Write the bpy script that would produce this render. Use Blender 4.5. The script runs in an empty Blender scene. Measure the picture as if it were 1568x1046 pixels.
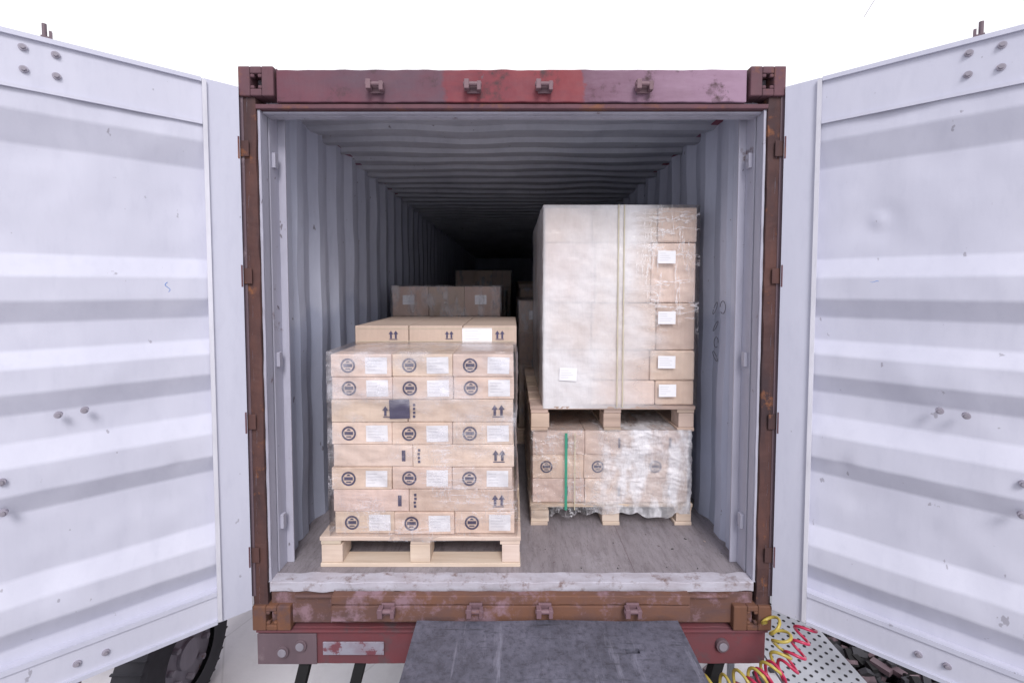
import bpy, bmesh, math, random
from mathutils import Vector, Matrix, noise
random.seed(7)
S=bpy.context.scene
C=bpy.context.collection
EYE=2.811   # eye height above the yard; parts below are laid out relative to eye level
R=math.radians

# ---------------------------------------------------------------- materials
def newmat(name):
    m=bpy.data.materials.new(name); m.use_nodes=True
    nt=m.node_tree; b=nt.nodes['Principled BSDF']
    return m,nt,b
def N(nt,t,**k):
    n=nt.nodes.new(t)
    for a,v in k.items():
        if a in n.inputs: n.inputs[a].default_value=v
        else: setattr(n,a,v)
    return n
def ns(nt,scale,detail=6,rough=.6,stretch=(1,1,1),loc=(0,0,0)):
    tc=N(nt,'ShaderNodeTexCoord'); mp=N(nt,'ShaderNodeMapping')
    mp.inputs['Scale'].default_value=stretch; mp.inputs['Location'].default_value=loc
    nt.links.new(tc.outputs['Object'],mp.inputs['Vector'])
    n=N(nt,'ShaderNodeTexNoise'); n.inputs['Scale'].default_value=scale
    n.inputs['Detail'].default_value=detail; n.inputs['Roughness'].default_value=rough
    nt.links.new(mp.outputs[0],n.inputs['Vector'])
    return n.outputs['Fac']
def ramp(nt,src,a,b,va=0,vb=1):
    r=N(nt,'ShaderNodeMapRange',clamp=True)
    r.inputs['From Min'].default_value=a; r.inputs['From Max'].default_value=b
    r.inputs['To Min'].default_value=va; r.inputs['To Max'].default_value=vb
    nt.links.new(src,r.inputs['Value']); return r.outputs[0]
def mix(nt,f,a,b,mode='MIX'):
    m=N(nt,'ShaderNodeMix',data_type='RGBA',blend_type=mode)
    for s,v in ((0,f),(6,a),(7,b)):
        if hasattr(v,'links'): nt.links.new(v,m.inputs[s])
        else: m.inputs[s].default_value=v if s==0 else (*v,1) if len(v)==3 else v
    return m.outputs[2]
def mth(nt,op,a,b,c=None,clamp=False):
    n=N(nt,'ShaderNodeMath',operation=op,use_clamp=clamp)
    for i,v in enumerate((a,b,c)):
        if v is None: continue
        if hasattr(v,'links'): nt.links.new(v,n.inputs[i])
        else: n.inputs[i].default_value=v
    return n.outputs[0]
def bump(nt,b,src,st=.3,dist=.01):
    n=N(nt,'ShaderNodeBump'); n.inputs['Strength'].default_value=st; n.inputs['Distance'].default_value=dist
    nt.links.new(src,n.inputs['Height']); nt.links.new(n.outputs[0],b.inputs['Normal']); return n.outputs[0]
def paint(name,base,dirt,rust=(.16,.06,.025),dirt_r=(.4,.75),dirt_a=.6,rust_r=(.68,.72),rough=.5,scale=2.0,
          rscale=6,streak=(1,1,.15),bumpst=.25,loc=(0,0,0),spec=.4,extra=None,specks=0):
    m,nt,b=newmat(name)
    n1=ns(nt,scale,8,.65,streak,loc); n2=ns(nt,rscale,10,.7,(1,1,1),loc); n3=ns(nt,30,4,.6,(1,1,.3),loc)
    c=mix(nt,ramp(nt,n1,dirt_r[0],dirt_r[1],0,dirt_a),base,dirt)
    c=mix(nt,ramp(nt,n3,.5,.8,0,.25),c,dirt)
    if extra: c=extra(nt,c)
    c=mix(nt,ramp(nt,n2,rust_r[0],rust_r[1]),c,rust)
    if specks:
        c=mix(nt,ramp(nt,ns(nt,26,3,.5,(1,1,.6),(5,1,2)),.72,.74,0,specks),c,(.12,.10,.12))
    nt.links.new(c,b.inputs['Base Color'])
    nt.links.new(ramp(nt,n2,.3,.8,rough-.1,rough+.3),b.inputs['Roughness'])
    b.inputs['Specular IOR Level'].default_value=spec
    bump(nt,b,n2,bumpst,.004)
    return m
M={}
M['door']=paint('door_paint',(.575,.58,.675),(.41,.42,.52),rust=(.20,.18,.20),rust_r=(.745,.76),dirt_a=.5,scale=1.6,loc=(3,1,0),dirt_r=(.38,.7),specks=.45)
M['doorstrip']=paint('door_edge_paint',(.55,.56,.66),(.40,.41,.51),rust_r=(.74,.77),dirt_a=.45,scale=3,specks=.4)
M['gasket']=paint('door_gasket',(.70,.70,.77),(.34,.34,.38),rust_r=(.74,.77),dirt_a=.7,scale=5)
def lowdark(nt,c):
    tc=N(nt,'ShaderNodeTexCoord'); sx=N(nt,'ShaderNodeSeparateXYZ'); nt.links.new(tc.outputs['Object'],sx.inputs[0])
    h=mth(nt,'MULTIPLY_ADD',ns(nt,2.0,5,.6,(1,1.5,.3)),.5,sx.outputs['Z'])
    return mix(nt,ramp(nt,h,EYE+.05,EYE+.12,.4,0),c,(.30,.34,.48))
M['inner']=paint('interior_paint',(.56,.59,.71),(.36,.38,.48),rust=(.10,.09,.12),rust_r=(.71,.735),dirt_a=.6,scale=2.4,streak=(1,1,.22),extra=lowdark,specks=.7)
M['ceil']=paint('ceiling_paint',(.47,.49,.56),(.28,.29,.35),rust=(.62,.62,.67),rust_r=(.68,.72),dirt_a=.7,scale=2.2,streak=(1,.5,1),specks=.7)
M['post']=paint('post_inner_paint',(.46,.46,.55),(.28,.27,.33),rust=(.17,.12,.13),rust_r=(.63,.70),dirt_a=.7,scale=5,specks=.8)
M['rust']=paint('rusty_steel',(.12,.055,.045),(.04,.027,.033),rust=(.27,.11,.05),rust_r=(.57,.68),dirt_r=(.35,.65),dirt_a=.9,scale=5,rough=.8,bumpst=.8,streak=(1,1,.3),rscale=9)
M['sill']=paint('rusty_sill',(.18,.085,.055),(.10,.065,.075),rust=(.27,.17,.20),rust_r=(.52,.62),dirt_r=(.4,.65),dirt_a=.9,scale=5,rough=.75,bumpst=.7,streak=(.35,1,1))
M['white']=paint('worn_threshold',(.50,.49,.56),(.32,.28,.31),rust=(.20,.14,.13),rust_r=(.53,.68),dirt_a=.8,scale=14,rough=.7,streak=(.4,1,1.5),rscale=16)
def header_fade(nt,c):
    tc=N(nt,'ShaderNodeTexCoord'); sx=N(nt,'ShaderNodeSeparateXYZ'); nt.links.new(tc.outputs['Object'],sx.inputs[0])
    x=mth(nt,'MULTIPLY_ADD',ns(nt,7,8,.7,(1,1,1)),.16,sx.outputs['X'])
    f1=ramp(nt,x,-.235,-.215); f2=ramp(nt,x,.385,.40)
    n=ns(nt,5,8,.7,(.35,1,1.5))
    c=mix(nt,f1,c,mix(nt,ramp(nt,n,.4,.65),(.22,.045,.055),(.15,.042,.06)))
    c=mix(nt,f2,c,mix(nt,ramp(nt,mth(nt,'MULTIPLY_ADD',n,1.1,x),.8,1.6),(.13,.06,.09),(.31,.20,.28)))
    return c
M['head']=paint('faded_header_paint',(.15,.05,.07),(.11,.065,.09),rust=(.075,.045,.05),rust_r=(.56,.66),dirt_r=(.38,.6),dirt_a=.9,scale=3,streak=(.5,1,1),rough=.65,extra=header_fade,specks=.9)
M['red']=paint('faded_red_paint',(.30,.065,.085),(.20,.10,.17),rust=(.14,.05,.04),rust_r=(.62,.7),dirt_r=(.38,.58),dirt_a=.9,scale=2.2,streak=(.5,1,1),rough=.55)
M['chassis']=paint('chassis_red_paint',(.20,.055,.065),(.13,.07,.085),rust=(.12,.08,.09),rust_r=(.54,.64),dirt_a=.9,scale=3,rough=.65,streak=(.4,1,1),specks=.8)
M['cast']=paint('corner_casting_steel',(.14,.065,.08),(.07,.045,.055),rust=(.20,.09,.06),rust_r=(.54,.64),scale=6,rough=.75,bumpst=.6)
M['castlow']=paint('corner_casting_rust',(.19,.085,.05),(.10,.055,.045),rust=(.12,.07,.07),rust_r=(.54,.64),scale=6,rough=.75,bumpst=.6)
M['grey']=paint('grey_steel',(.30,.28,.33),(.18,.16,.18),rust_r=(.64,.7),scale=8)
M['rivet']=paint('painted_rivet',(.36,.34,.41),(.22,.19,.22),rust_r=(.64,.7),scale=18)
M['dgrey']=paint('worn_brown_grey_paint',(.17,.12,.14),(.10,.075,.09),rust=(.26,.2,.22),rust_r=(.58,.66),scale=7)
M['plateg']=paint('smudged_plate',(.34,.33,.40),(.20,.10,.13),rust=(.2,.07,.09),rust_r=(.53,.59),scale=9,streak=(1,1,1),rscale=14)
M['lock']=paint('lock_steel',(.20,.12,.14),(.10,.065,.08),rust_r=(.6,.68),scale=12)
def simple(name,col,rough=.6,metal=0,bs=None,bst=.2,var=.25,sc=8):
    m,nt,b=newmat(name); n=ns(nt,sc,6,.6)
    d=tuple(c*(1-var) for c in col)
    nt.links.new(mix(nt,ramp(nt,n,.35,.7),col,d),b.inputs['Base Color'])
    b.inputs['Roughness'].default_value=rough; b.inputs['Metallic'].default_value=metal
    if bs: bump(nt,b,ns(nt,bs,6,.6),bst,.005)
    return m
M['dark']=simple('dark_void',(.02,.02,.022),.9)
M['black']=simple('print_ink',(.08,.07,.14),.7)
M['label']=simple('paper_label',(.88,.88,.92),.6,var=.04)
M['lprint']=simple('label_print',(.66,.66,.71),.6,var=.06)
M['green']=simple('green_strap',(.05,.33,.22),.4)
M['strap']=simple('straw_strap',(.60,.55,.42),.4)
M['rubber']=simple('tyre_rubber',(.055,.055,.065),.8,bs=40)
M['hred']=simple('red_hose',(.50,.03,.09),.3,var=.1)
M['hyel']=simple('yellow_hose',(.48,.38,.08),.3,var=.1)
M['blue']=simple('blue_marker',(.16,.30,.66),.7)
M['marker']=simple('black_marker',(.12,.12,.15),.8)
M['holes']=simple('plate_hole',(.03,.03,.035),.9)
M['galv']=simple('galvanised_plate',(.50,.52,.57),.45,.3,bs=20)
M['conc']=simple('dock_concrete',(.42,.41,.42),.85,bs=15,sc=2)
m,nt,b=newmat('dock_plate_steel')
n1=ns(nt,3.5,12,.78); n2=ns(nt,40,8,.75); n3=ns(nt,9,6,.7,(3,.25,1)); n4=ns(nt,16,8,.7,(.3,2.5,1),(4,2,0))
c=mix(nt,ramp(nt,n1,.38,.64),(.075,.075,.10),(.165,.165,.22))
c=mix(nt,ramp(nt,n2,.48,.68,0,.8),c,(.04,.04,.055))
c=mix(nt,ramp(nt,n3,.58,.70,0,.6),c,(.27,.27,.34))
c=mix(nt,ramp(nt,n4,.57,.66,0,.75),c,(.04,.04,.05))
nt.links.new(c,b.inputs['Base Color']); b.inputs['Roughness'].default_value=.6; bump(nt,b,n2,.6,.004); M['plate']=m
m,nt,b=newmat('container_plywood_floor')
n1=ns(nt,3,10,.7,(1,.4,1)); n2=ns(nt,26,8,.75,(1,.2,1)); n3=ns(nt,6,10,.78); n4=ns(nt,14,6,.6,(2.5,.5,1),(2,7,0))
c=mix(nt,ramp(nt,n1,.35,.68),(.24,.215,.235),(.30,.275,.30))
c=mix(nt,ramp(nt,n2,.46,.70,0,.65),c,(.12,.10,.11))
c=mix(nt,ramp(nt,n3,.55,.7,0,.5),c,(.38,.36,.40))
c=mix(nt,ramp(nt,mth(nt,'ABSOLUTE',mth(nt,'SUBTRACT',n4,.5),0),0,.010,.6,0),c,(.07,.055,.06))
nt.links.new(c,b.inputs['Base Color']); b.inputs['Roughness'].default_value=.6; bump(nt,b,n2,.4,.004); M['floor']=m
def woodmat(name,a,d):
    m,nt,b=newmat(name)
    n1=ns(nt,6,8,.6,(.3,4,4)); n2=ns(nt,3,4,.6)
    at=N(nt,'ShaderNodeAttribute',attribute_name='Col')
    c=mix(nt,ramp(nt,n1,.35,.7),a,d); c=mix(nt,ramp(nt,n2,.5,.8,0,.4),c,(.36,.29,.25))
    c=mix(nt,1.0,c,at.outputs['Color'],'MULTIPLY')
    nt.links.new(c,b.inputs['Base Color']); b.inputs['Roughness'].default_value=.75; bump(nt,b,n1,.3,.003); return m
M['wood']=woodmat('pine_pallet_wood',(.74,.63,.54),(.60,.48,.39))
M['woodd']=woodmat('worn_pallet_wood',(.60,.47,.40),(.42,.32,.27))
def card(name,a,d):
    m,nt,b=newmat(name)
    n1=ns(nt,2.5,8,.6); n2=ns(nt,60,3,.6,(1,1,.1))
    at=N(nt,'ShaderNodeAttribute',attribute_name='Col')
    c=mix(nt,ramp(nt,n1,.35,.7),a,d); c=mix(nt,ramp(nt,n2,.4,.8,0,.15),c,(.3,.22,.17))
    c=mix(nt,1.0,c,at.outputs['Color'],'MULTIPLY')
    nt.links.new(c,b.inputs['Base Color']); b.inputs['Roughness'].default_value=.7; bump(nt,b,n1,.2,.01); return m
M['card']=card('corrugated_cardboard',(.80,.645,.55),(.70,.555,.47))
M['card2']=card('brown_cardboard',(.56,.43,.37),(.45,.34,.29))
def film(name,lo,hi,thr=(.4,.65),stretch=(1,1,3),xfade=None,zfade=None,sc=4,loc=(0,0,0),rough=.14,bst=.5,gl=.10,streak=.5,col=(.90,.90,.98)):
    m,nt,b=newmat(name)
    b.inputs['Base Color'].default_value=(*col,1); b.inputs['Roughness'].default_value=rough+.1
    b.inputs['Specular IOR Level'].default_value=.9
    tr=N(nt,'ShaderNodeBsdfTransparent'); tr.inputs[0].default_value=(.985,.985,.99,1)
    gs=N(nt,'ShaderNodeBsdfGlossy'); gs.inputs['Roughness'].default_value=rough; gs.inputs['Color'].default_value=(.98,.98,1,1)
    # milky stretched film passes part of the light on to the cartons behind it
    tl=N(nt,'ShaderNodeBsdfTranslucent'); tl.inputs['Color'].default_value=(*col,1)
    n1=ns(nt,sc,5,.5,stretch,loc); n2=ns(nt,sc*3.5,7,.68,stretch,loc); n3=ns(nt,sc*2,6,.6,(stretch[0]*.35,1,stretch[2]*2.2),loc)
    nf=ns(nt,sc*3,5,.6,(stretch[0]*1.6,1,stretch[2]*.25),(3,3,3))
    f=ramp(nt,n1,thr[0],thr[1],lo,hi)
    tc=N(nt,'ShaderNodeTexCoord'); sx=N(nt,'ShaderNodeSeparateXYZ'); nt.links.new(tc.outputs['Object'],sx.inputs[0])
    for fade,out in ((xfade,'X'),(zfade,'Z')):
        if fade:
            a_=mth(nt,'MULTIPLY_ADD',mth(nt,'SUBTRACT',n3,.5),fade[4]*2,sx.outputs[out])
            o=EYE if out=='Z' else 0
            f=mth(nt,'MULTIPLY',f,ramp(nt,a_,fade[0]+o,fade[1]+o,fade[2],fade[3]))
    cr=ramp(nt,mth(nt,'ABSOLUTE',mth(nt,'SUBTRACT',n3,.52),0),0,.016,streak,0)
    cr2=ramp(nt,mth(nt,'ABSOLUTE',mth(nt,'SUBTRACT',nf,.5),0),0,.012,streak,0)
    f=mth(nt,'MAXIMUM',f,mth(nt,'MULTIPLY',mth(nt,'MAXIMUM',cr,cr2),ramp(nt,n1,.42,.6)),clamp=True)
    bb=N(nt,'ShaderNodeBump'); bb.inputs['Strength'].default_value=bst; bb.inputs['Distance'].default_value=.03
    nt.links.new(mth(nt,'ADD',mth(nt,'MULTIPLY',n2,.6),mth(nt,'ADD',n3,nf)),bb.inputs['Height'])
    for q in (b,gs): nt.links.new(bb.outputs[0],q.inputs['Normal'])
    lw=N(nt,'ShaderNodeFresnel'); lw.inputs['IOR'].default_value=1.4; nt.links.new(bb.outputs[0],lw.inputs['Normal'])
    mA=N(nt,'ShaderNodeMixShader'); nt.links.new(mth(nt,'MULTIPLY_ADD',lw.outputs[0],.6,gl,clamp=True),mA.inputs[0]); nt.links.new(tr.outputs[0],mA.inputs[1]); nt.links.new(gs.outputs[0],mA.inputs[2])
    mB=N(nt,'ShaderNodeMixShader'); mB.inputs[0].default_value=.12; nt.links.new(b.outputs[0],mB.inputs[1]); nt.links.new(tl.outputs[0],mB.inputs[2])
    ms=N(nt,'ShaderNodeMixShader'); nt.links.new(f,ms.inputs[0]); nt.links.new(mA.outputs[0],ms.inputs[1]); nt.links.new(mB.outputs[0],ms.inputs[2])
    nt.links.new(ms.outputs[0],nt.nodes['Material Output'].inputs[0])
    return m
M['film_l']=film('stretch_film_thin',.02,.38,(.44,.64),(1,1,1.6),zfade=(-.95,-.50,.2,1.1,.14),gl=.02,streak=.65,bst=.3)  # thin film; whitish light haze on its upper part painted in as opacity
M['film_t']=film('stretch_film_sheen',.42,.82,(.38,.60),(1.1,1,.8),xfade=(.68,.86,1.0,.03,.18),sc=2.5,gl=.05,streak=.85,bst=.25,col=(.96,.96,1.0))  # white film whose bright sheen is painted as milky opacity, fading rightwards
M['film_b']=film('stretch_film_crinkled',.30,.85,(.43,.58),(2.4,1,1),xfade=(.42,.62,.05,1,.10),sc=5,bst=.5,gl=.04,streak=.9,col=(.95,.95,1.0))
M['film_d']=film('stretch_film_back',.0,.35,(.50,.64),(2,1,.8),sc=6,gl=.05)

# ---------------------------------------------------------------- mesh builder
class MB:
    def __init__(s): s.v=[];s.f=[];s.mi=[];s.col=[];s.mats=[]
    def m(s,k):
        if k not in s.mats: s.mats.append(k)
        return s.mats.index(k)
    def face(s,pts,k,col=(1,1,1)):
        i=len(s.v); s.v+= [tuple(p) for p in pts]; s.f.append(tuple(range(i,i+len(pts)))); s.mi.append(s.m(k)); s.col.append(col)
    def box(s,x0,x1,y0,y1,z0,z1,k,col=(1,1,1),rot=0,mat=None):
        i=len(s.v); P=[(x,y,z) for z in (z0,z1) for y in (y0,y1) for x in (x0,x1)]
        if rot or mat:
            c=Vector(((x0+x1)/2,(y0+y1)/2,(z0+z1)/2)); Mx=mat or Matrix.Rotation(rot,3,'Z')
            P=[tuple(c+Mx@(Vector(p)-c)) for p in P]
        s.v+=P
        for q in ((0,2,3,1),(4,5,7,6),(0,1,5,4),(2,6,7,3),(0,4,6,2),(1,3,7,5)):
            s.f.append(tuple(i+a for a in q)); s.mi.append(s.m(k)); s.col.append(col)
    def wbar(s,axis,t0,t1,n,sec,k,amp,sd):
        rings=[]
        for j in range(n+1):
            t=t0+(t1-t0)*j/n; rr=[]
            for q,(a,b_) in enumerate(sec):
                e1=amp*noise.noise(Vector((t*6,q*5+sd,1))); e2=amp*noise.noise(Vector((t*14,q*5+sd,9)))
                rr.append((a+e1,b_+e2,t) if axis=='Z' else (t,a+e1,b_+e2))
            rings.append(rr)
        i=len(s.v); m_=len(sec)
        for rr in rings: s.v+=rr
        for j in range(n):
            for q in range(m_):
                s.f.append((i+j*m_+q,i+j*m_+(q+1)%m_,i+(j+1)*m_+(q+1)%m_,i+(j+1)*m_+q)); s.mi.append(s.m(k)); s.col.append((1,1,1))
        for rr in (0,n):
            s.f.append(tuple(i+rr*m_+q for q in range(m_))); s.mi.append(s.m(k)); s.col.append((1,1,1))
    def cyl(s,p,ax,r,h,k,n=16,r2=None,col=(1,1,1)):
        p=Vector(p); a=Vector(ax).normalized(); q=a.to_track_quat('Z','Y').to_matrix(); r2=r if r2 is None else r2
        i=len(s.v)
        for rr,t in ((r,0),(r2,h)):
            for j in range(n):
                an=2*math.pi*j/n; s.v.append(tuple(p+q@Vector((rr*math.cos(an),rr*math.sin(an),t))))
        for j in range(n):
            s.f.append((i+j,i+(j+1)%n,i+n+(j+1)%n,i+n+j)); s.mi.append(s.m(k)); s.col.append(col)
        s.f.append(tuple(i+n+j for j in range(n))); s.mi.append(s.m(k)); s.col.append(col)
        s.f.append(tuple(i+n-1-j for j in range(n))); s.mi.append(s.m(k)); s.col.append(col)
    def obj(s,name,parent=None,bev=0,tf=None,smooth=False,dz=EYE,merge=False):
        me=bpy.data.meshes.new(name); vs=s.v
        if tf is not None: vs=[tuple(tf@Vector(p)) for p in vs]
        me.from_pydata([(x,y,z+dz) for x,y,z in vs],[],s.f)
        for k in s.mats: me.materials.append(M[k])
        ca=me.color_attributes.new('Col','FLOAT_COLOR','CORNER')
        for p in me.polygons:
            p.material_index=s.mi[p.index]; p.use_smooth=smooth
            for li in p.loop_indices: ca.data[li].color=(*s.col[p.index],1)
        me.update()
        if merge:
            bm=bmesh.new(); bm.from_mesh(me); bmesh.ops.remove_doubles(bm,verts=bm.verts,dist=.0002); bm.to_mesh(me); bm.free()
        o=bpy.data.objects.new(name,me); C.objects.link(o)
        if parent: o.parent=parent
        if bev:
            b=o.modifiers.new('bevel','BEVEL'); b.width=bev; b.segments=2; b.limit_method='ANGLE'
        return o
def empty(name):
    e=bpy.data.objects.new(name,None); C.objects.link(e); return e

# ---------------------------------------------------------------- container
con=empty('shipping_container')
XI=1.172; TOP=.98; BOT=-1.611; FL=-1.392; CE=.935; L=12.1
for sgn,nm in ((-1,'side_wall_left'),(1,'side_wall_right')):
    ys=[(.0,0),(.30,0)]; y=.30
    while y<L-.3:
        ys+=[(y+.068,-.036),(y+.138,-.036),(y+.206,0),(y+.276,0)]; y+=.276
    ys.append((L,0))
    b=MB(); b2=MB()
    for (a,da),(c,dc) in zip(ys[:-1],ys[1:]):
        xa=sgn*(XI+da+.018); xc=sgn*(XI+dc+.018)
        zs=[FL-.1+(CE+.05-FL+.1)*i/30 for i in range(31)]
        for z0,z1 in zip(zs[:-1],zs[1:]):
            def dx(yy,zz):
                return sgn*(.014*noise.noise(Vector((yy*1.7,zz*2.3,sgn*5)))+.005*noise.noise(Vector((yy*6,zz*5,sgn*8))))
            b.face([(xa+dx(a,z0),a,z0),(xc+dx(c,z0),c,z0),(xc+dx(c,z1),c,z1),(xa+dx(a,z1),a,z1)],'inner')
        b2.face([(xa+sgn*.018,a,BOT+.12),(xc+sgn*.018,c,BOT+.12),(xc+sgn*.018,c,TOP-.05),(xa+sgn*.018,a,TOP-.05)],'red')
    b.obj(nm,con); b2.obj(nm+'_outer_skin',con)
b=MB()
y=.12; pr=[(.1,CE)]
while y<L-.2:
    pr+=[(y+.03,CE),(y+.06,CE-.022),(y+.12,CE-.022),(y+.15,CE),(y+.209,CE)]; y+=.209
pr.append((L,CE))
for (a,za),(c,zc) in zip(pr[:-1],pr[1:]):
    xs=[-1.2+2.4*i/16 for i in range(17)]
    for x0,x1 in zip(xs[:-1],xs[1:]):
        h=lambda x,yy:.02*noise.noise(Vector((x*2,yy*1.5,3)))
        b.face([(x0,a,za+h(x0,a)),(x1,a,za+h(x1,a)),(x1,c,zc+h(x1,c)),(x0,c,zc+h(x0,c))],'ceil')
b.box(-1.21,1.21,.1,L,TOP-.012,TOP-.006,'red')
b.obj('roof',con)
b=MB()
b.box(-1.2,1.2,.06,L,FL-.03,FL,'floor')
for i in (2,4,6): b.box(-1.2+i*.3-.001,-1.2+i*.3+.001,.077,L,FL,FL+.001,'dgrey')
b.box(-1.2,1.2,L,L+.05,FL-.1,CE+.04,'inner')
for i in range(1,38): b.box(-1.18,1.18,i*.32,i*.32+.05,BOT+.03,FL-.031,'chassis')
for s in(-1,1):
    b.box(*sorted((s*1.21,s*1.15)),.2,L,BOT+.02,FL-.032,'red')
    b.box(*sorted((s*1.215,s*1.15)),.2,L,CE+.0,TOP-.013,'red')
b.obj('floor_and_base',con)
b=MB()
for s in(-1,1):
    def bx(x0,x1,*a,**k): b.box(min(s*x0,s*x1),max(s*x0,s*x1),*a,**k)
    b.wbar('Z',BOT+.119,TOP-.131,80,[(s*1.152,.0),(s*1.217,.0),(s*1.217,.06),(s*1.152,.06)],'rust',.006,s*3)
    bx(1.16,1.214,.067,.2,BOT+.118,TOP-.118,'red')
    b.wbar('Z',FL,.80,60,[(s*1.139,.012),(s*1.1505,.012),(s*1.1505,.022),(s*1.139,.022)],'post',.003,s*9)
    bx(1.141,1.159,.0265,.075,FL,.82,'post')
    bx(1.150,1.159,.076,.084,FL,.82,'dark')
    bx(1.139,1.159,.085,.16,FL,.82,'post')
    bx(1.105,1.159,.161,.172,FL,.86,'post')
    bx(1.150,1.165,.173,.30,FL,.93,'inner')
    for z in (.60,-.35,-1.15):
        bx(1.122,1.1385,.10,.13,z-.035,z+.035,'post'); b.cyl((s*1.128,.115,z-.03),(0,0,1),.006,.06,'lock',8)
    for z in (-1.25,-.62,.05,.62):
        bx(1.180,1.219,-.012,-.0065,z-.035,z+.035,'rust')
        b.cyl((s*1.220,-.020,z-.05),(0,0,1),.008,.10,'cast',10)
b.obj('corner_posts',con,bev=.002)
b=MB()
b.wbar('X',-1.05,1.05,90,[(-.005,.826),(.06,.826),(.06,TOP-.012),(-.005,TOP-.012)],'head',.004,4)
b.box(-1.16,1.16,.002,.055,.80,.8215,'cast')
b.box(-1.14,1.14,.065,.11,.79,.93,'post')
b.box(-1.14,1.14,.030,.060,.790,.7995,'post')
b.obj('header_beam',con,bev=.004)
b=MB()
b.wbar('X',-1.14,1.14,120,[(.002,FL-.042),(.075,FL-.042),(.075,FL+.004),(.002,FL+.004)],'white',.007,11)
b.box(-1.14,1.14,.012,.075,BOT+.02,FL-.050,'sill')
b.box(-1.02,1.02,-.012,.0115,FL-.064,FL-.051,'sill')
b.wbar('X',-.83,.82,70,[(-.055,-1.535),(.0115,-1.535),(.0115,-1.462),(-.055,-1.462)],'sill',.003,6)
b.wbar('X',-.83,.82,70,[(-.050,-1.458),(-.0125,-1.458),(-.0125,-1.418),(-.050,-1.418)],'sill',.003,8)
b.obj('door_sill',con,bev=.003)
def casting(b,x0,x1,z0,z1,k,bk):
    hx0,hx1=(x0+x1)/2-.026,(x0+x1)/2+.026; hz0,hz1=(z0+z1)/2-.033,(z0+z1)/2+.033
    y0,y1=-.014,.15
    b.box(x0,hx0,y0,y1,z0,z1,k); b.box(hx1,x1,y0,y1,z0,z1,k)
    b.box(hx0+.0005,hx1-.0005,y0,y1,hz1,z1-.0005,k); b.box(hx0+.0005,hx1-.0005,y0,y1,z0+.0005,hz0,k)
    b.box(hx0-.001,hx1+.001,.05,.06,hz0-.001,hz1+.001,bk)
    for a in (hx0,hx1-.018):
        b.box(a,a+.018,y0+.002,y0+.02,hz0,hz0+.016,k); b.box(a,a+.018,y0+.002,y0+.02,hz1-.016,hz1,k)
b=MB()
for s in(-1,1):
    casting(b,*sorted((s*1.219,s*1.062)),TOP-.13,TOP,'cast','grey' )
    casting(b,*sorted((s*1.219,s*1.04)),BOT,BOT+.118,'castlow','dark')
b.obj('corner_castings',con,bev=.007)
b=MB()
def keeper(b,x,z,y):
    b.box(x-.030,x+.030,y-.010,y,z-.026,z+.026,'lock')
    b.box(x-.040,x-.018,y-.045,y-.0105,z-.020,z+.022,'lock')
    b.box(x+.016,x+.034,y-.040,y-.0105,z-.024,z+.016,'lock')
    b.cyl((x-.044,y-.030,z+.004),(1,0,0),.010,.08,'lock')
for x in (-.60,-.17,.145,.585): keeper(b,x,.885,-.0095)
for x in (-.565,-.165,.15,.55): keeper(b,x,-1.465,-.0585)
b.obj('cam_keepers',con,bev=.003)

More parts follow.
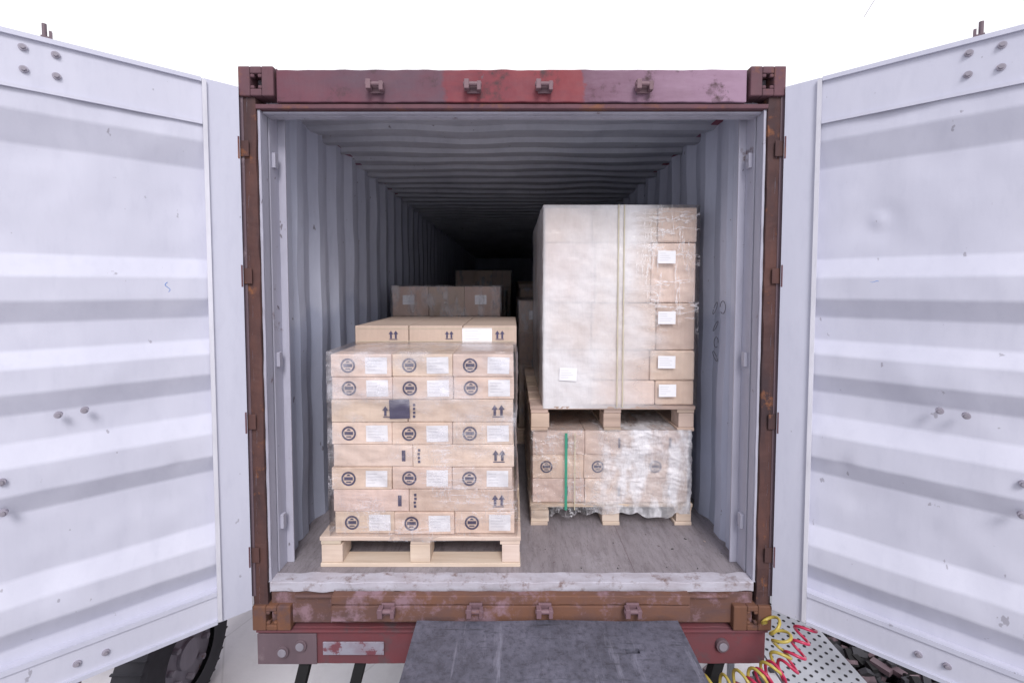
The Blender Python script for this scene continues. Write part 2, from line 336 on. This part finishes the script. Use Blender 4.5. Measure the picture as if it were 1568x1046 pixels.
# doors -----------------------------------------------------------------
def door(nm,s,ang):
    T0,T1=-1.50,.885; W=1.165
    b=MB()
    b.box(0,.125,0,.05,T0,T1,'doorstrip')
    b.box(.118,.134,-.012,-.0005,T0+.01,T1-.01,'gasket')
    b.box(W-.1,W,0,.05,T0,T1,'doorstrip')
    b.box(.1255,W-.1005,.002,.05,.70,T1-.001,'door')
    b.box(.135,W-.1005,-.010,.0015,T1-.018,T1-.001,'doorstrip')
    b.box(.135,W-.1005,-.006,.0015,.690,.703,'door')
    b.box(.1255,W-.1005,.002,.05,T0+.001,-1.36,'door')
    b.box(.135,W-.1005,-.010,.0015,T0+.001,T0+.018,'doorstrip')
    b.box(.135,W-.1005,-.006,.0015,-1.372,-1.352,'doorstrip')
    P=[(.70,0),(.62,0),(.51,1),(.12,1),(.04,0),(-.05,0),(-.13,1),(-.23,1),(-.29,0),(-.38,0),(-.46,1),(-.56,1),(-.64,0),(-.74,0),(-.82,1),(-1.06,1),(-1.14,0),(-1.23,0),(-1.31,1),(-1.36,1)]
    P=[(z,.006+.040*d) for z,d in P]
    nU=64; us=[.1255+(W-.1005-.1255)*i/nU for i in range(nU+1)]
    fz=[]
    for (za,ya),(zc,yc) in zip(P[:-1],P[1:]):
        D=abs(za-zc); ts=[0,.008/D]; n=max(1,int(D/.022))
        ts+=[i/n for i in range(1,n) if .014<i/n*D<D-.014]+[1-.008/D]
        for t in ts: fz.append((za+(zc-za)*t,ya+(yc-ya)*t))
    fz.append(P[-1])
    def dd(u,z):
        v=.008*noise.noise(Vector((u*4,z*4,s*3)))+.003*noise.noise(Vector((u*11,z*11,s*7)))
        if s>0:
            r=math.hypot(u-.335,z-.27); v-= .016*math.exp(-(r/.028)**2)-.012*math.exp(-(r/.07)**2)
        r=math.hypot(u-.66,z+1.1); v+=.012*math.exp(-(r/.07)**2)
        for (a,c_,h,w_) in ((.3,-.9,.006,.05),(.75,.2,.006,.06),(.45,-.35,-.005,.04),(.25,-.75,.006,.03)):
            r=math.hypot(u-a,z-c_); v+=h*math.exp(-(r/w_)**2)
        return v
    p=MB()
    for (za,ya),(zc,yc) in zip(fz[:-1],fz[1:]):
        for u0,u1 in zip(us[:-1],us[1:]):
            p.face([(u0,ya+dd(u0,za),za),(u1,ya+dd(u1,za),za),(u1,yc+dd(u1,zc),zc),(u0,yc+dd(u0,zc),zc)],'door')
    b.box(.126,W-.101,.062,.066,T0+.02,T1-.02,'red')
    for u,z in ((.565,.835),(.645,.835),(.565,.760),(.645,.760),(.60,-.47),(.53,-.465),(.745,-.68),(.745,-.79),(.50,-1.43),(.58,-1.43),
                (.92,.83),(.99,.83),(.92,-.46),(.99,-.46)):
        b.cyl((u,.012,z),(0,-1,0),.012,.016,'rivet',14); b.cyl((u,-.004,z),(0,-1,0),.007,.007,'grey',8)
    for u in (.60,.96):
        b.cyl((u,.088,T0-.03),(0,0,1),.016,T1-T0+.06,'grey')
        b.cyl((u,.088,T1+.03),(0,0,1),.007,.055,'dgrey')
        b.box(u-.020,u+.010,.080,.096,T1+.030,T1+.040,'dgrey'); b.box(u-.020,u-.012,.080,.096,T1+.040,T1+.062,'dgrey')
        b.box(u-.022,u+.016,.066,.10,T0-.06,T0-.03,'lock')
        for z in (.8,.1,-.6,-1.3): b.box(u-.04,u+.04,.0665,.075,z-.03,z+.03,'grey')
    for z in (.62,.05,-.62,-1.25): b.box(-.02,.12,.0505,.066,z-.04,z+.04,'cast')
    ca,sa=math.cos(ang),math.sin(ang)
    tf=Matrix(((s*ca,s*sa*1.0,0,s*1.212),(-sa,ca,0,-.022),(0,0,1,0),(0,0,0,1)))
    b.obj(nm,con,tf=tf); p.obj(nm+'_corrugated_panel',con,tf=tf,smooth=True,merge=True)
    g_=MB(); g_.box(*sorted((s*1.205,s*1.235)),-.004,.05,T0+.05,T1-.02,'dgrey'); g_.obj(nm+'_hinge_seal',con)
    return tf
tfL=door('door_left',-1,R(40)); tfR=door('door_right',1,R(41.5))

def tube(name,pts,r,k,parent=None,cyc=False,res=6):
    cu=bpy.data.curves.new(name,'CURVE'); cu.dimensions='3D'; cu.bevel_depth=r; cu.bevel_resolution=3
    sp=cu.splines.new('POLY'); sp.points.add(len(pts)-1)
    for p,q in zip(sp.points,pts): p.co=(q[0],q[1],q[2]+EYE,1)
    sp.use_smooth=True; sp.use_cyclic_u=cyc
    cu.materials.append(M[k]); o=bpy.data.objects.new(name,cu); C.objects.link(o)
    if parent: o.parent=parent
    return o
for i,(yc,zc,w,h) in enumerate(((.38,-.11,.03,.035),(.47,-.12,.028,.035),(.46,-.22,.03,.03),(.45,-.31,.025,.03),(.46,-.39,.03,.025))):
    pts=[(1.148,yc+w*math.cos(a*.55+i),zc+h*math.sin(a*.55)) for a in range(11+i%3)]
    tube('wall_marker_%d'%i,pts,.0018,'marker',con)
def dpt(tf,u,z,y=-.0): v=tf@Vector((u,y,z)); return (v.x,v.y,v.z)
tube('door_marker_1',[dpt(tfR,.30+.04*t,.022+.003*math.sin(t*9),.006) for t in [i/6 for i in range(7)]],.0018,'blue',con)
tube('door_marker_3',[dpt(tfL,.27+.008*math.sin(t*6),.02-.04*t,.006) for t in [i/8 for i in range(9)]],.0015,'blue',con)

# ---------------------------------------------------------------- pallets and loads
def pallet(x0,y0,z0,w,d,h,k='wood',bottom=True):
    e=empty('wooden_pallet'); b=MB(); rc=lambda:(lambda v:(v,v*random.uniform(.95,1),v*random.uniform(.9,1)))(random.uniform(.82,1.08))
    t=.020; x1=x0+w
    n=7; gap=.03; bw=(d-gap*(n-1))/n
    for i in range(n): b.box(x0,x1,y0+i*(bw+gap),y0+i*(bw+gap)+bw,z0+h-t,z0+h,k,rc())
    for xx in (x0+.004,(x0+x1)/2-.05,x1-.104): b.box(xx,xx+.10,y0+.004,y0+d-.004,z0+h-2*t-.001,z0+h-t-.001,k,rc())
    for xx,ww in ((x0+.006,.105),((x0+x1)/2-.052,.10),(x1-.094,.088)):
        for yy in (y0+.006,y0+d/2-.06,y0+d-.13): b.box(xx,xx+ww,yy,yy+.12,z0+t+.001,z0+h-2*t-.002,k,rc())
    if bottom:
        for yy in (y0,y0+d/2-.05,y0+d-.1): b.box(x0+.002,x1-.002,yy,yy+.1,z0,z0+t,k,rc())
    else:
        for xx in (x0+.004,(x0+x1)/2-.05,x1-.104): b.box(xx,xx+.1,y0+.002,y0+d-.002,z0,z0+t,k,rc())
    b.obj('pallet_boards',e,bev=.003); return e
def cc(v=.08):
    a=random.uniform(1-v,1+v); return (a,a*random.uniform(.97,1.01),a*random.uniform(.94,1.03))
def ring(b,x,y,z,r,k='black',n=24,w=.25):
    for j in range(n):
        a0,a1=2*math.pi*j/n,2*math.pi*(j+1)/n
        b.face([(x+r*math.cos(a0),y,z+r*math.sin(a0)),(x+r*math.cos(a1),y,z+r*math.sin(a1)),(x+r*(1-w)*math.cos(a1),y,z+r*(1-w)*math.sin(a1)),(x+r*(1-w)*math.cos(a0),y,z+r*(1-w)*math.sin(a0))],k)
    b.face([(x-r*.6,y,z-r*.2),(x+r*.6,y,z-r*.2),(x+r*.6,y,z+r*.25),(x-r*.6,y,z+r*.25)],k)
    b.face([(x-r*.35,y,z-r*.55),(x+r*.35,y,z-r*.55),(x+r*.35,y,z-r*.38),(x-r*.35,y,z-r*.38)],k)
    b.face([(x-r*.3,y,z+r*.4),(x+r*.3,y,z+r*.4),(x+r*.1,y,z+r*.62),(x-r*.1,y,z+r*.62)],k)
def rect(b,x,y,z,w,h,k='label',a=0):
    c,s_=math.cos(a),math.sin(a)
    b.face([(x+c*dx-s_*dz,y,z+s_*dx+c*dz) for dx,dz in ((-w/2,-h/2),(w/2,-h/2),(w/2,h/2),(-w/2,h/2))],k)
def label(b,x,y,z,w,h,a=0):
    rect(b,x,y,z,w,h,'label',a)
    for i in range(4):
        ww=w*random.uniform(.35,.75); rect(b,x-w*.42+ww/2,y-.0006,z+h*(.3-.18*i),ww,h*.035,'lprint',0)
def arrow(b,x,y,z,s):
    for dx in (-.28,.28):
        b.face([(x+(dx-.11)*s,y,z-.4*s),(x+(dx+.11)*s,y,z-.4*s),(x+(dx+.11)*s,y,z+.1*s),(x+(dx-.11)*s,y,z+.1*s)],'black')
        b.face([(x+(dx-.27)*s,y,z+.1*s),(x+(dx+.27)*s,y,z+.1*s),(x+dx*s,y,z+.5*s)],'black')
    rect(b,x,y,z-.5*s,.95*s,.08*s,'black')
def filmshell(name,parent,k,x0,x1,y0,y1,z0,z1,off=.008,amp=.006,nx=60,nz=70,sd=0,ragged=0.0,top=True):
    vs=[];fs=[]
    path=[]
    ny=24
    for i in range(ny): path.append((x0-off,y1-(y1-y0+off)*i/ny,(-1,0)))
    for i in range(nx): path.append((x0-off+(x1-x0+2*off)*i/nx,y0-off,(0,-1)))
    for i in range(ny+1): path.append((x1+off,y0-off+(y1-y0+off)*i/ny,(1,0)))
    for j in range(nz+1):
        for i,(x,y,nn) in enumerate(path):
            z=z0+(z1+off-z0)*j/nz
            if j==0 and ragged: z-=ragged*abs(noise.noise(Vector((x*9,y*9,sd))))*2
            q=Vector((x*3+sd,y*3,z*7+x*2.5)); d=amp*(noise.noise(q)+.7*noise.noise(q*2.7)+.5*abs(noise.noise(q*6))*2)
            d=max(d,-off*.6)
            vs.append((x+nn[0]*d,y+nn[1]*d,z))
    n=len(path)
    for j in range(nz):
        for i in range(n-1): fs.append((j*n+i,j*n+i+1,(j+1)*n+i+1,(j+1)*n+i))
    b=MB(); b.v=vs; b.f=fs; b.m(k); b.mi=[0]*len(fs); b.col=[(1,1,1)]*len(fs)
    if top:
        b.face([(x0-off,y0-off,z1+off+.001),(x1+off,y0-off,z1+off+.001),(x1+off,y1,z1+off+.001),(x0-off,y1,z1+off+.001)],k)
    return b.obj(name,parent,smooth=True)

# --- left front load
pallet(-.956,.12,FL,1.0,1.2,.154)
ld=empty('cardboard_box_stack'); b=MB(); g=MB()
x0,x1,yf=-.895,.008,.14; z=FL+.155; rh=.1135
W3=(x1-x0)/3
rows=['L','P','L','P','L','P','L','L']
for ri,t in enumerate(rows):
    j=random.uniform(-.008,.008)
    if t=='L':
        for c in range(3):
            jj=random.uniform(0,.010); a=x0+c*W3+.001+j; e_=x0+(c+1)*W3-.001+j
            for dd_ in range(3): b.box(a,e_,yf+jj+dd_*.39,yf+jj+dd_*.39+.385,z+.001,z+rh-.001,'card',cc())
            yy=yf+jj-.0025
            ring(g,a+.085,yy,z+rh*.5,.036)
            label(g,a+.225,yy,z+rh*.5,.108,.082,random.uniform(-.03,.03))
    else:
        cuts=[0,.42,1.0] if ri%4==1 else [0,.44,1.0]
        for c in range(2):
            jj=random.uniform(0,.010); a=x0+(x1-x0)*cuts[c]+.001+j; e_=x0+(x1-x0)*cuts[c+1]-.001+j
            for dd_ in range(3): b.box(a,e_,yf+jj+dd_*.39,yf+jj+dd_*.39+.385,z+.001,z+rh-.001,'card',cc())
            if c==0:
                rect(g,e_-.045,yf+jj-.0025,z+rh*.5,.018,.055,'black')
            else:
                arrow(g,e_-.075,yf+jj-.0025,z+rh*.5,.06)
                for q in range(4): rect(g,a+.03+random.uniform(-.002,.002),yf+jj-.0025,z+rh*(.25+.17*q),.012,.013,'black')
                if ri==5:
                    rect(g,a-.04,yf-.004,z+rh*.6,.10,.095,'black',.03)
    z+=rh
zt=z
arrow(g,-.61,.1345,FL+.155+rh*5.5,.055)
for c in range(3):
    a=-.90+c*.31
    b.box(a,a+.306,.50,1.25,zt+.001,zt+.108,'card',(.72,.70,.68))
arrow(g,-.68,.4975,zt+.055,.05); arrow(g,-.07,.4975,zt+.055,.05); arrow(g,-.36,.4975,zt+.055,.045)
label(g,-.20,.4978,zt+.053,.17,.085)
for zz in (.018,.092): rect(g,-.44,.4976,zt+zz,.9,.003,'strap')
b.obj('boxes',ld,bev=.004); g.obj('printed_marks_and_labels',ld)
filmshell('stretch_film',ld,'film_l',x0,x1,yf,1.32,FL+.13,zt,off=.014,amp=.010,sd=2)

# --- right load, two pallets
pallet(.105,.50,FL,.95,1.2,.130,'wood',bottom=False)
ld=empty('cardboard_box_stack'); b=MB(); g=MB()
z=FL+.131; H=(-.835-z)/3
x0,x1,yf=.12,1.03,.51
for r in range(3):
    cuts=[0,.335,.66,1] if r!=1 else [0,.33,.70,1]
    for c in range(3):
        jj=random.uniform(0,.008); a=x0+(x1-x0)*cuts[c]+.001; e_=x0+(x1-x0)*cuts[c+1]-.001
        b.box(a,e_,yf+jj,yf+.6,z+.001,z+H-.001,'card',cc()); b.box(a,e_,yf+.602,yf+1.18,z+.001,z+H-.001,'card',cc())
        if r==1 : ring(g,a+.08,yf+jj-.0025,z+H*.5,.036)
        if r!=1: rect(g,a+.2,yf+jj-.0025,z+H*.5,.012,.06,'black')
    z+=H
b.obj('boxes',ld,bev=.004)
g.box(.305,.320,.486,.4865,FL+.10,-.84,'green'); g.box(.36,.366,.486,.4865,FL+.10,-.84,'strap')
g.obj('printed_marks_and_straps',ld)
filmshell('stretch_film',ld,'film_b',x0,x1,yf,1.7,FL+.085,-.838,off=.012,amp=.012,sd=9,ragged=.03,nx=90)
pallet(.105,.50,-.834,.955,1.2,.147,'woodd',bottom=False)
ld=empty('cardboard_box_stack'); b=MB(); g=MB()
x0,x1,yf=.188,1.058,.51; z=-.686
hs=[.145,.175,.275,.345,.20]
for r,h in enumerate(hs):
    cuts=[0,.33,.70,1] if r%2 else [0,.31,.74,1]
    for c in range(3):
        jj=random.uniform(0,.010); a=x0+(x1-x0)*cuts[c]+.0015; e_=x0+(x1-x0)*cuts[c+1]-.0015
        b.box(a,e_,yf+jj,yf+.6,z+.0015,z+h-.0015,'card',cc(.12)); b.box(a,e_,yf+.602,yf+1.18,z+.001,z+h-.001,'card',cc())
    z+=h
zt2=z
for (x,zz) in ((.895,-.595),(.888,-.43),(.885,-.175),(.88,.17)): label(g,x,.4945,zz,.10,.072,random.uniform(-.03,.03))
label(g,.322,.492,-.50,.10,.075,-.05)
for x in (.60,.632): g.box(x,x+.007,.490,.4915,-.69,zt2+.01,'strap')
g.box(.60,.607,.492,1.7,zt2+.010,zt2+.012,'strap')
b.obj('boxes',ld,bev=.009); g.obj('labels_and_straps',ld)
filmshell('stretch_film',ld,'film_t',x0,x1,yf,1.7,-.70,zt2,off=.010,amp=.0045,sd=21,nx=90,nz=90)

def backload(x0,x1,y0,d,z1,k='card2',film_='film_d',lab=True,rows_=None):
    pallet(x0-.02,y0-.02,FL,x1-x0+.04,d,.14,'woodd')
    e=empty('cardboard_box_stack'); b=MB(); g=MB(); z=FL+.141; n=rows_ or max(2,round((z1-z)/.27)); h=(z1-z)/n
    for r in range(n):
        m_=3
        for c in range(m_):
            a=x0+(x1-x0)*c/m_; jj=random.uniform(0,.01)
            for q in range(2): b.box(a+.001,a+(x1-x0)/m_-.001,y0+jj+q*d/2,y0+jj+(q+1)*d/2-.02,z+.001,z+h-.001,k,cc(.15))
            if lab and r>=n-1 and c!=1: label(g,a+.14,y0-.003,z+h*.55,.10,.08)
        z+=h
    b.obj('boxes',e,bev=.005)
    if lab: g.obj('labels',e)
    filmshell('stretch_film',e,film_,x0,x1,y0,y0+d-.04,FL+.1,z1,off=.01,amp=.012,sd=x0*9+y0,nx=40,nz=40)
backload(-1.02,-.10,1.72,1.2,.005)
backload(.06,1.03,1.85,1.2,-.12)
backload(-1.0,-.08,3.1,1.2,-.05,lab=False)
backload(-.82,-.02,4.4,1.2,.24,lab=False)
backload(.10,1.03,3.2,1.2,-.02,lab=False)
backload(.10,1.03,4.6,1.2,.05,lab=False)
backload(-.98,-.04,6.0,1.2,.1,lab=False)
backload(.10,1.03,6.0,1.2,.1,lab=False)

# ---------------------------------------------------------------- trailer chassis
ch=empty('trailer_chassis'); b=MB()
b.wbar('X',-1.21,1.21,60,[(.02,-1.80),(.14,-1.80),(.14,-1.618),(.02,-1.618)],'chassis',.004,14)
b.box(-1.212,-.93,.010,.0155,-1.795,-1.645,'dgrey')
b.box(-.90,-.61,.008,.0145,-1.748,-1.685,'plateg')
for x in (-1.09,-1.005,1.00): b.cyl((x,.02,-1.73 if x<-1.05 else -1.70),(0,-1,0),.030,.020,'dgrey',20); b.cyl((x,-.001,-1.73 if x<-1.05 else -1.70),(0,-1,0),.020,.004,'grey',20)
b.box(-1.21,1.21,-.002,.015,-1.630,-1.620,'chassis')
for x in (-.45,.37): b.box(x,x+.10,.145,11.8,-1.90,-1.62,'chassis')
for i in range(1,9): b.box(-1.15,1.15,i*1.4,i*1.4+.08,-1.74,-1.63,'chassis')
for x in (-1.07,-.80,.95): b.box(x,x+.05,.05,.10,-2.12,-1.806,'dark',mat=Matrix.Rotation(.25,3,'Y'))
b.box(-1.15,1.15,.03,.12,-2.22,-2.12,'dark')
b.obj('frame_rails_and_rear_beam',ch,bev=.003)
def wheel(b,x,y,z,r,w):
    prof=[(.55,.0),(.60,.02),(.93,.03),(.99,.12),(1,.5),(.99,.88),(.93,.97),(.60,.98),(.55,1.0)]
    n=40
    for (ra,ta),(rb,tb) in zip(prof[:-1],prof[1:]):
        for j in range(n):
            a0,a1=2*math.pi*j/n,2*math.pi*(j+1)/n
            p=lambda rr,t,a:(x+(t-.5)*w,y+rr*r*math.cos(a),z+rr*r*math.sin(a))
            b.face([p(ra,ta,a0),p(ra,ta,a1),p(rb,tb,a1),p(rb,tb,a0)],'rubber')
    for j in range(n):
        a=2*math.pi*j/n
        b.box(x-w*.42,x+w*.42,y+r*math.cos(a)-.008,y+r*math.cos(a)+.008,z+r*math.sin(a)-.004,z+r*math.sin(a)+.004,'rubber')
    b.cyl((x-w*.35,y,z),(1,0,0),r*.56,w*.7,'grey',32); b.cyl((x-w*.45,y,z),(1,0,0),r*.22,w*.9,'grey',20)
    for j in range(8):
        a=2*math.pi*j/8
        for sx in(-1,1): b.cyl((x+sx*w*.34,y+r*.38*math.cos(a),z+r*.38*math.sin(a)),(sx,0,0),.018,.04,'grey',8)
b=MB()
for y in (2.2,3.5,4.8):
    for x in (-.98,.98): wheel(b,x,y,-2.811+.5,.5,.30)
b.obj('wheels',ch)

e=empty('parked_truck'); b=MB()
wheel(b,-2.22,.78,-2.811+.40,.40,.22); wheel(b,-4.2,.78,-2.811+.40,.40,.22)
b.obj('wheels',e)
b=MB(); b.box(-4.3,-2.7,1.3,5.0,-1.95,-1.82,'grey'); b.cyl((-4.2,.78,-2.41),(1,0,0),.06,1.9,'dark')
b.obj('load_bed',e,bev=.01)

# ---------------------------------------------------------------- dock plate, dock
b=MB()
nx,ny=30,30; X0,X1,Y0,Y1=-.43,.75,-.95,-.075
def pz(x,y):
    return -1.505+.006*noise.noise(Vector((x*3,y*3,0)))+.0015*noise.noise(Vector((x*14,y*14,2)))-(.012 if y>-.085 else 0)
xs=sorted(set([X0+(X1-X0)*i/nx for i in range(nx+1)]+[.47,.53])); ys=sorted(set([Y0+(Y1-Y0)*i/ny for i in range(ny+1)]+[-.26,-.235,-.085]))
for xa,xb in zip(xs[:-1],xs[1:]):
    for ya,yb in zip(ys[:-1],ys[1:]):
        if xa>=.4699 and xb<=.5301 and ya>=-.2601 and yb<=-.2349: continue
        b.face([(xa,ya,pz(xa,ya)),(xb,ya,pz(xb,ya)),(xb,yb,pz(xb,yb)),(xa,yb,pz(xa,yb))],'plate')
o=b.obj('dock_plate',merge=True); sm=o.modifiers.new('s','SOLIDIFY'); sm.thickness=.025; sm.offset=-1
dk=empty('loading_dock'); b2=MB()
b2.box(-6,6,-9,-.80,-2.84,-1.60,'conc'); b2.box(-6,6,-.8,-.77,-1.75,-1.602,'grey')
for x in (-1.1,1.35): b2.box(x-.12,x+.12,-.769,-.66,-2.15,-1.7,'rubber')
b2.obj('dock_block',dk,bev=.01)

b=MB()
b.box(1.27,1.66,-.65,.55,-1.86,-1.845,'galv')
b.box(1.27,1.66,-.65,-.63,-1.9,-1.861,'galv')
for i in range(9):
    for j in range(27):
        x=1.30+i*.041; y=-.62+j*.043+(i%2)*.02
        b.cyl((x,y,-1.8448),(0,0,1),.008,.0012,'holes',8)
for x in (1.29,1.62):
    for y in (-.6,.5): b.box(x,x+.03,y,y+.03,-2.811,-1.861,'galv')
b.obj('perforated_step')

b=MB()
for i in range(1500):
    x=random.gauss(2.8,.45); y=random.gauss(1.1,.6); h=max(0,.35*math.exp(-((x-2.8)**2/.25+(y-1.1)**2/.4)))
    s=random.uniform(.015,.075); z=-2.811+random.uniform(0,h+.02)
    mt=Matrix.Rotation(random.uniform(0,3),3,'X')@Matrix.Rotation(random.uniform(0,3),3,'Z')
    b.box(x-s,x+s,y-s*.5,y+s*.5,z-s*.3,z+s*.3,random.choice(['dark','rubber','rubber','dark','rubber','dgrey']),mat=mt)
b.obj('scrap_heap')

def coil(name,path,r,turns,tr,k,ph=0):
    P=[Vector(p) for p in path]; n=turns*18; pts=[]
    def ev(t):
        t*=len(P)-1; i=min(int(t),len(P)-2); f=t-i
        p0=P[max(i-1,0)];p1=P[i];p2=P[i+1];p3=P[min(i+2,len(P)-1)]
        return .5*((2*p1)+(p2-p0)*f+(2*p0-5*p1+4*p2-p3)*f*f+(3*p1-p0-3*p2+p3)*f**3)
    for i in range(n+1):
        t=i/n; c=ev(t); d=(ev(min(1,t+.01))-ev(max(0,t-.01))).normalized()
        a=d.cross(Vector((0,1,.2))).normalized(); bb=d.cross(a)
        an=2*math.pi*turns*t+ph; rr=r*(.85+.3*noise.noise(Vector((t*8,ph,0))))
        pts.append(c+rr*(a*math.cos(an)+bb*math.sin(an)))
    return tube(name,pts,tr,k)
coil('air_hose',[(1.36,-.06,-1.49),(1.30,-.10,-1.58),(1.22,-.14,-1.67),(1.10,-.16,-1.70),(1.0,-.18,-1.76),(.86,-.2,-1.82),(.80,-.2,-2.0)],.042,13,.0065,'hred')
coil('air_hose',[(1.18,-.05,-1.52),(1.22,-.10,-1.60),(1.12,-.16,-1.68),(.97,-.18,-1.71),(.84,-.16,-1.76),(.78,-.15,-2.0)],.044,11,.0065,'hyel',2)

tube('overhead_cable',[(9.4,10,7.2),(10.6,10,9.2),(11.6,10,11.0)],.008,'grey')

b=MB()
for i in range(40):
    x=random.uniform(.08,1.1); y=random.uniform(.1,1.2); s=random.uniform(.002,.007)
    b.box(x-s,x+s,y-s*.4,y+s*.4,FL+.0015,FL+.003,random.choice(['woodd','dark','dark','dgrey']),rot=random.uniform(0,3))
b.obj('floor_litter')

# ---------------------------------------------------------------- ground
m,nt,b_=newmat('yard_concrete')
n1=ns(nt,.8,10,.7); n2=ns(nt,6,8,.7); v=N(nt,'ShaderNodeTexVoronoi',feature='DISTANCE_TO_EDGE'); v.inputs['Scale'].default_value=.9
tc=N(nt,'ShaderNodeTexCoord'); nt.links.new(tc.outputs['Object'],v.inputs['Vector'])
c=mix(nt,ramp(nt,n1,.35,.7),(.72,.71,.74),(.60,.59,.62)); c=mix(nt,ramp(nt,n2,.5,.8,0,.4),c,(.46,.45,.46))
c=mix(nt,ramp(nt,v.outputs['Distance'],.0,.008,.35,0),c,(.3,.29,.29))
nt.links.new(c,b_.inputs['Base Color']); b_.inputs['Roughness'].default_value=.9; bump(nt,b_,n2,.3,.01); M['ground']=m
b=MB(); b.face([(-300,-300,-EYE),(300,-300,-EYE),(300,300,-EYE),(-300,300,-EYE)],'ground'); b.obj('ground')

# ---------------------------------------------------------------- light: hazy sky, gradient added to brighten it beyond the container
w=bpy.data.worlds.new('World'); S.world=w; w.use_nodes=True; nt=w.node_tree; bg=nt.nodes['Background']
sk=N(nt,'ShaderNodeTexSky',sky_type='NISHITA'); sk.sun_disc=False; sk.sun_elevation=R(42); sk.sun_rotation=R(170)
sk.air_density=1.2; sk.dust_density=4; sk.ozone_density=1.5
hs_=N(nt,'ShaderNodeHueSaturation'); hs_.inputs['Saturation'].default_value=.5; nt.links.new(sk.outputs[0],hs_.inputs['Color'])
tc=N(nt,'ShaderNodeTexCoord'); sx=N(nt,'ShaderNodeSeparateXYZ'); nt.links.new(tc.outputs['Generated'],sx.inputs[0])
cn=N(nt,'ShaderNodeTexNoise'); cn.inputs['Scale'].default_value=2.0; cn.inputs['Detail'].default_value=6; nt.links.new(tc.outputs['Generated'],cn.inputs['Vector'])
f=ramp(nt,mth(nt,'MULTIPLY_ADD',cn.outputs['Fac'],.15,sx.outputs['Y']),.0,.6,.38,1.0)
cl=mix(nt,f,(5.1,5.1,6.0),(8.2,8.2,8.5))
fin=mix(nt,ramp(nt,sx.outputs['Y'],-.2,.5,.7,.96),hs_.outputs[0],cl)
nt.links.new(fin,bg.inputs['Color']); bg.inputs['Strength'].default_value=.15
sl=bpy.data.lights.new('sun','SUN'); sl.energy=2.0; sl.angle=R(20); sl.color=(1,.965,.97)
so=bpy.data.objects.new('sun',sl); C.objects.link(so)
d=Vector((-.17*.743,.985*.743,-.669)); so.rotation_euler=d.to_track_quat('-Z','Y').to_euler()

# ---------------------------------------------------------------- camera
cd=bpy.data.cameras.new('camera'); co=bpy.data.objects.new('camera',cd); C.objects.link(co)
cd.sensor_width=36; cd.lens=15.38; cd.clip_start=.05; cd.clip_end=1000; cd.shift_y=-.0344
co.location=(0,-2,EYE); co.rotation_euler=(R(87.5),0,0)
S.camera=co
S.view_settings.view_transform='Standard'; S.view_settings.look='None'; S.view_settings.exposure=0
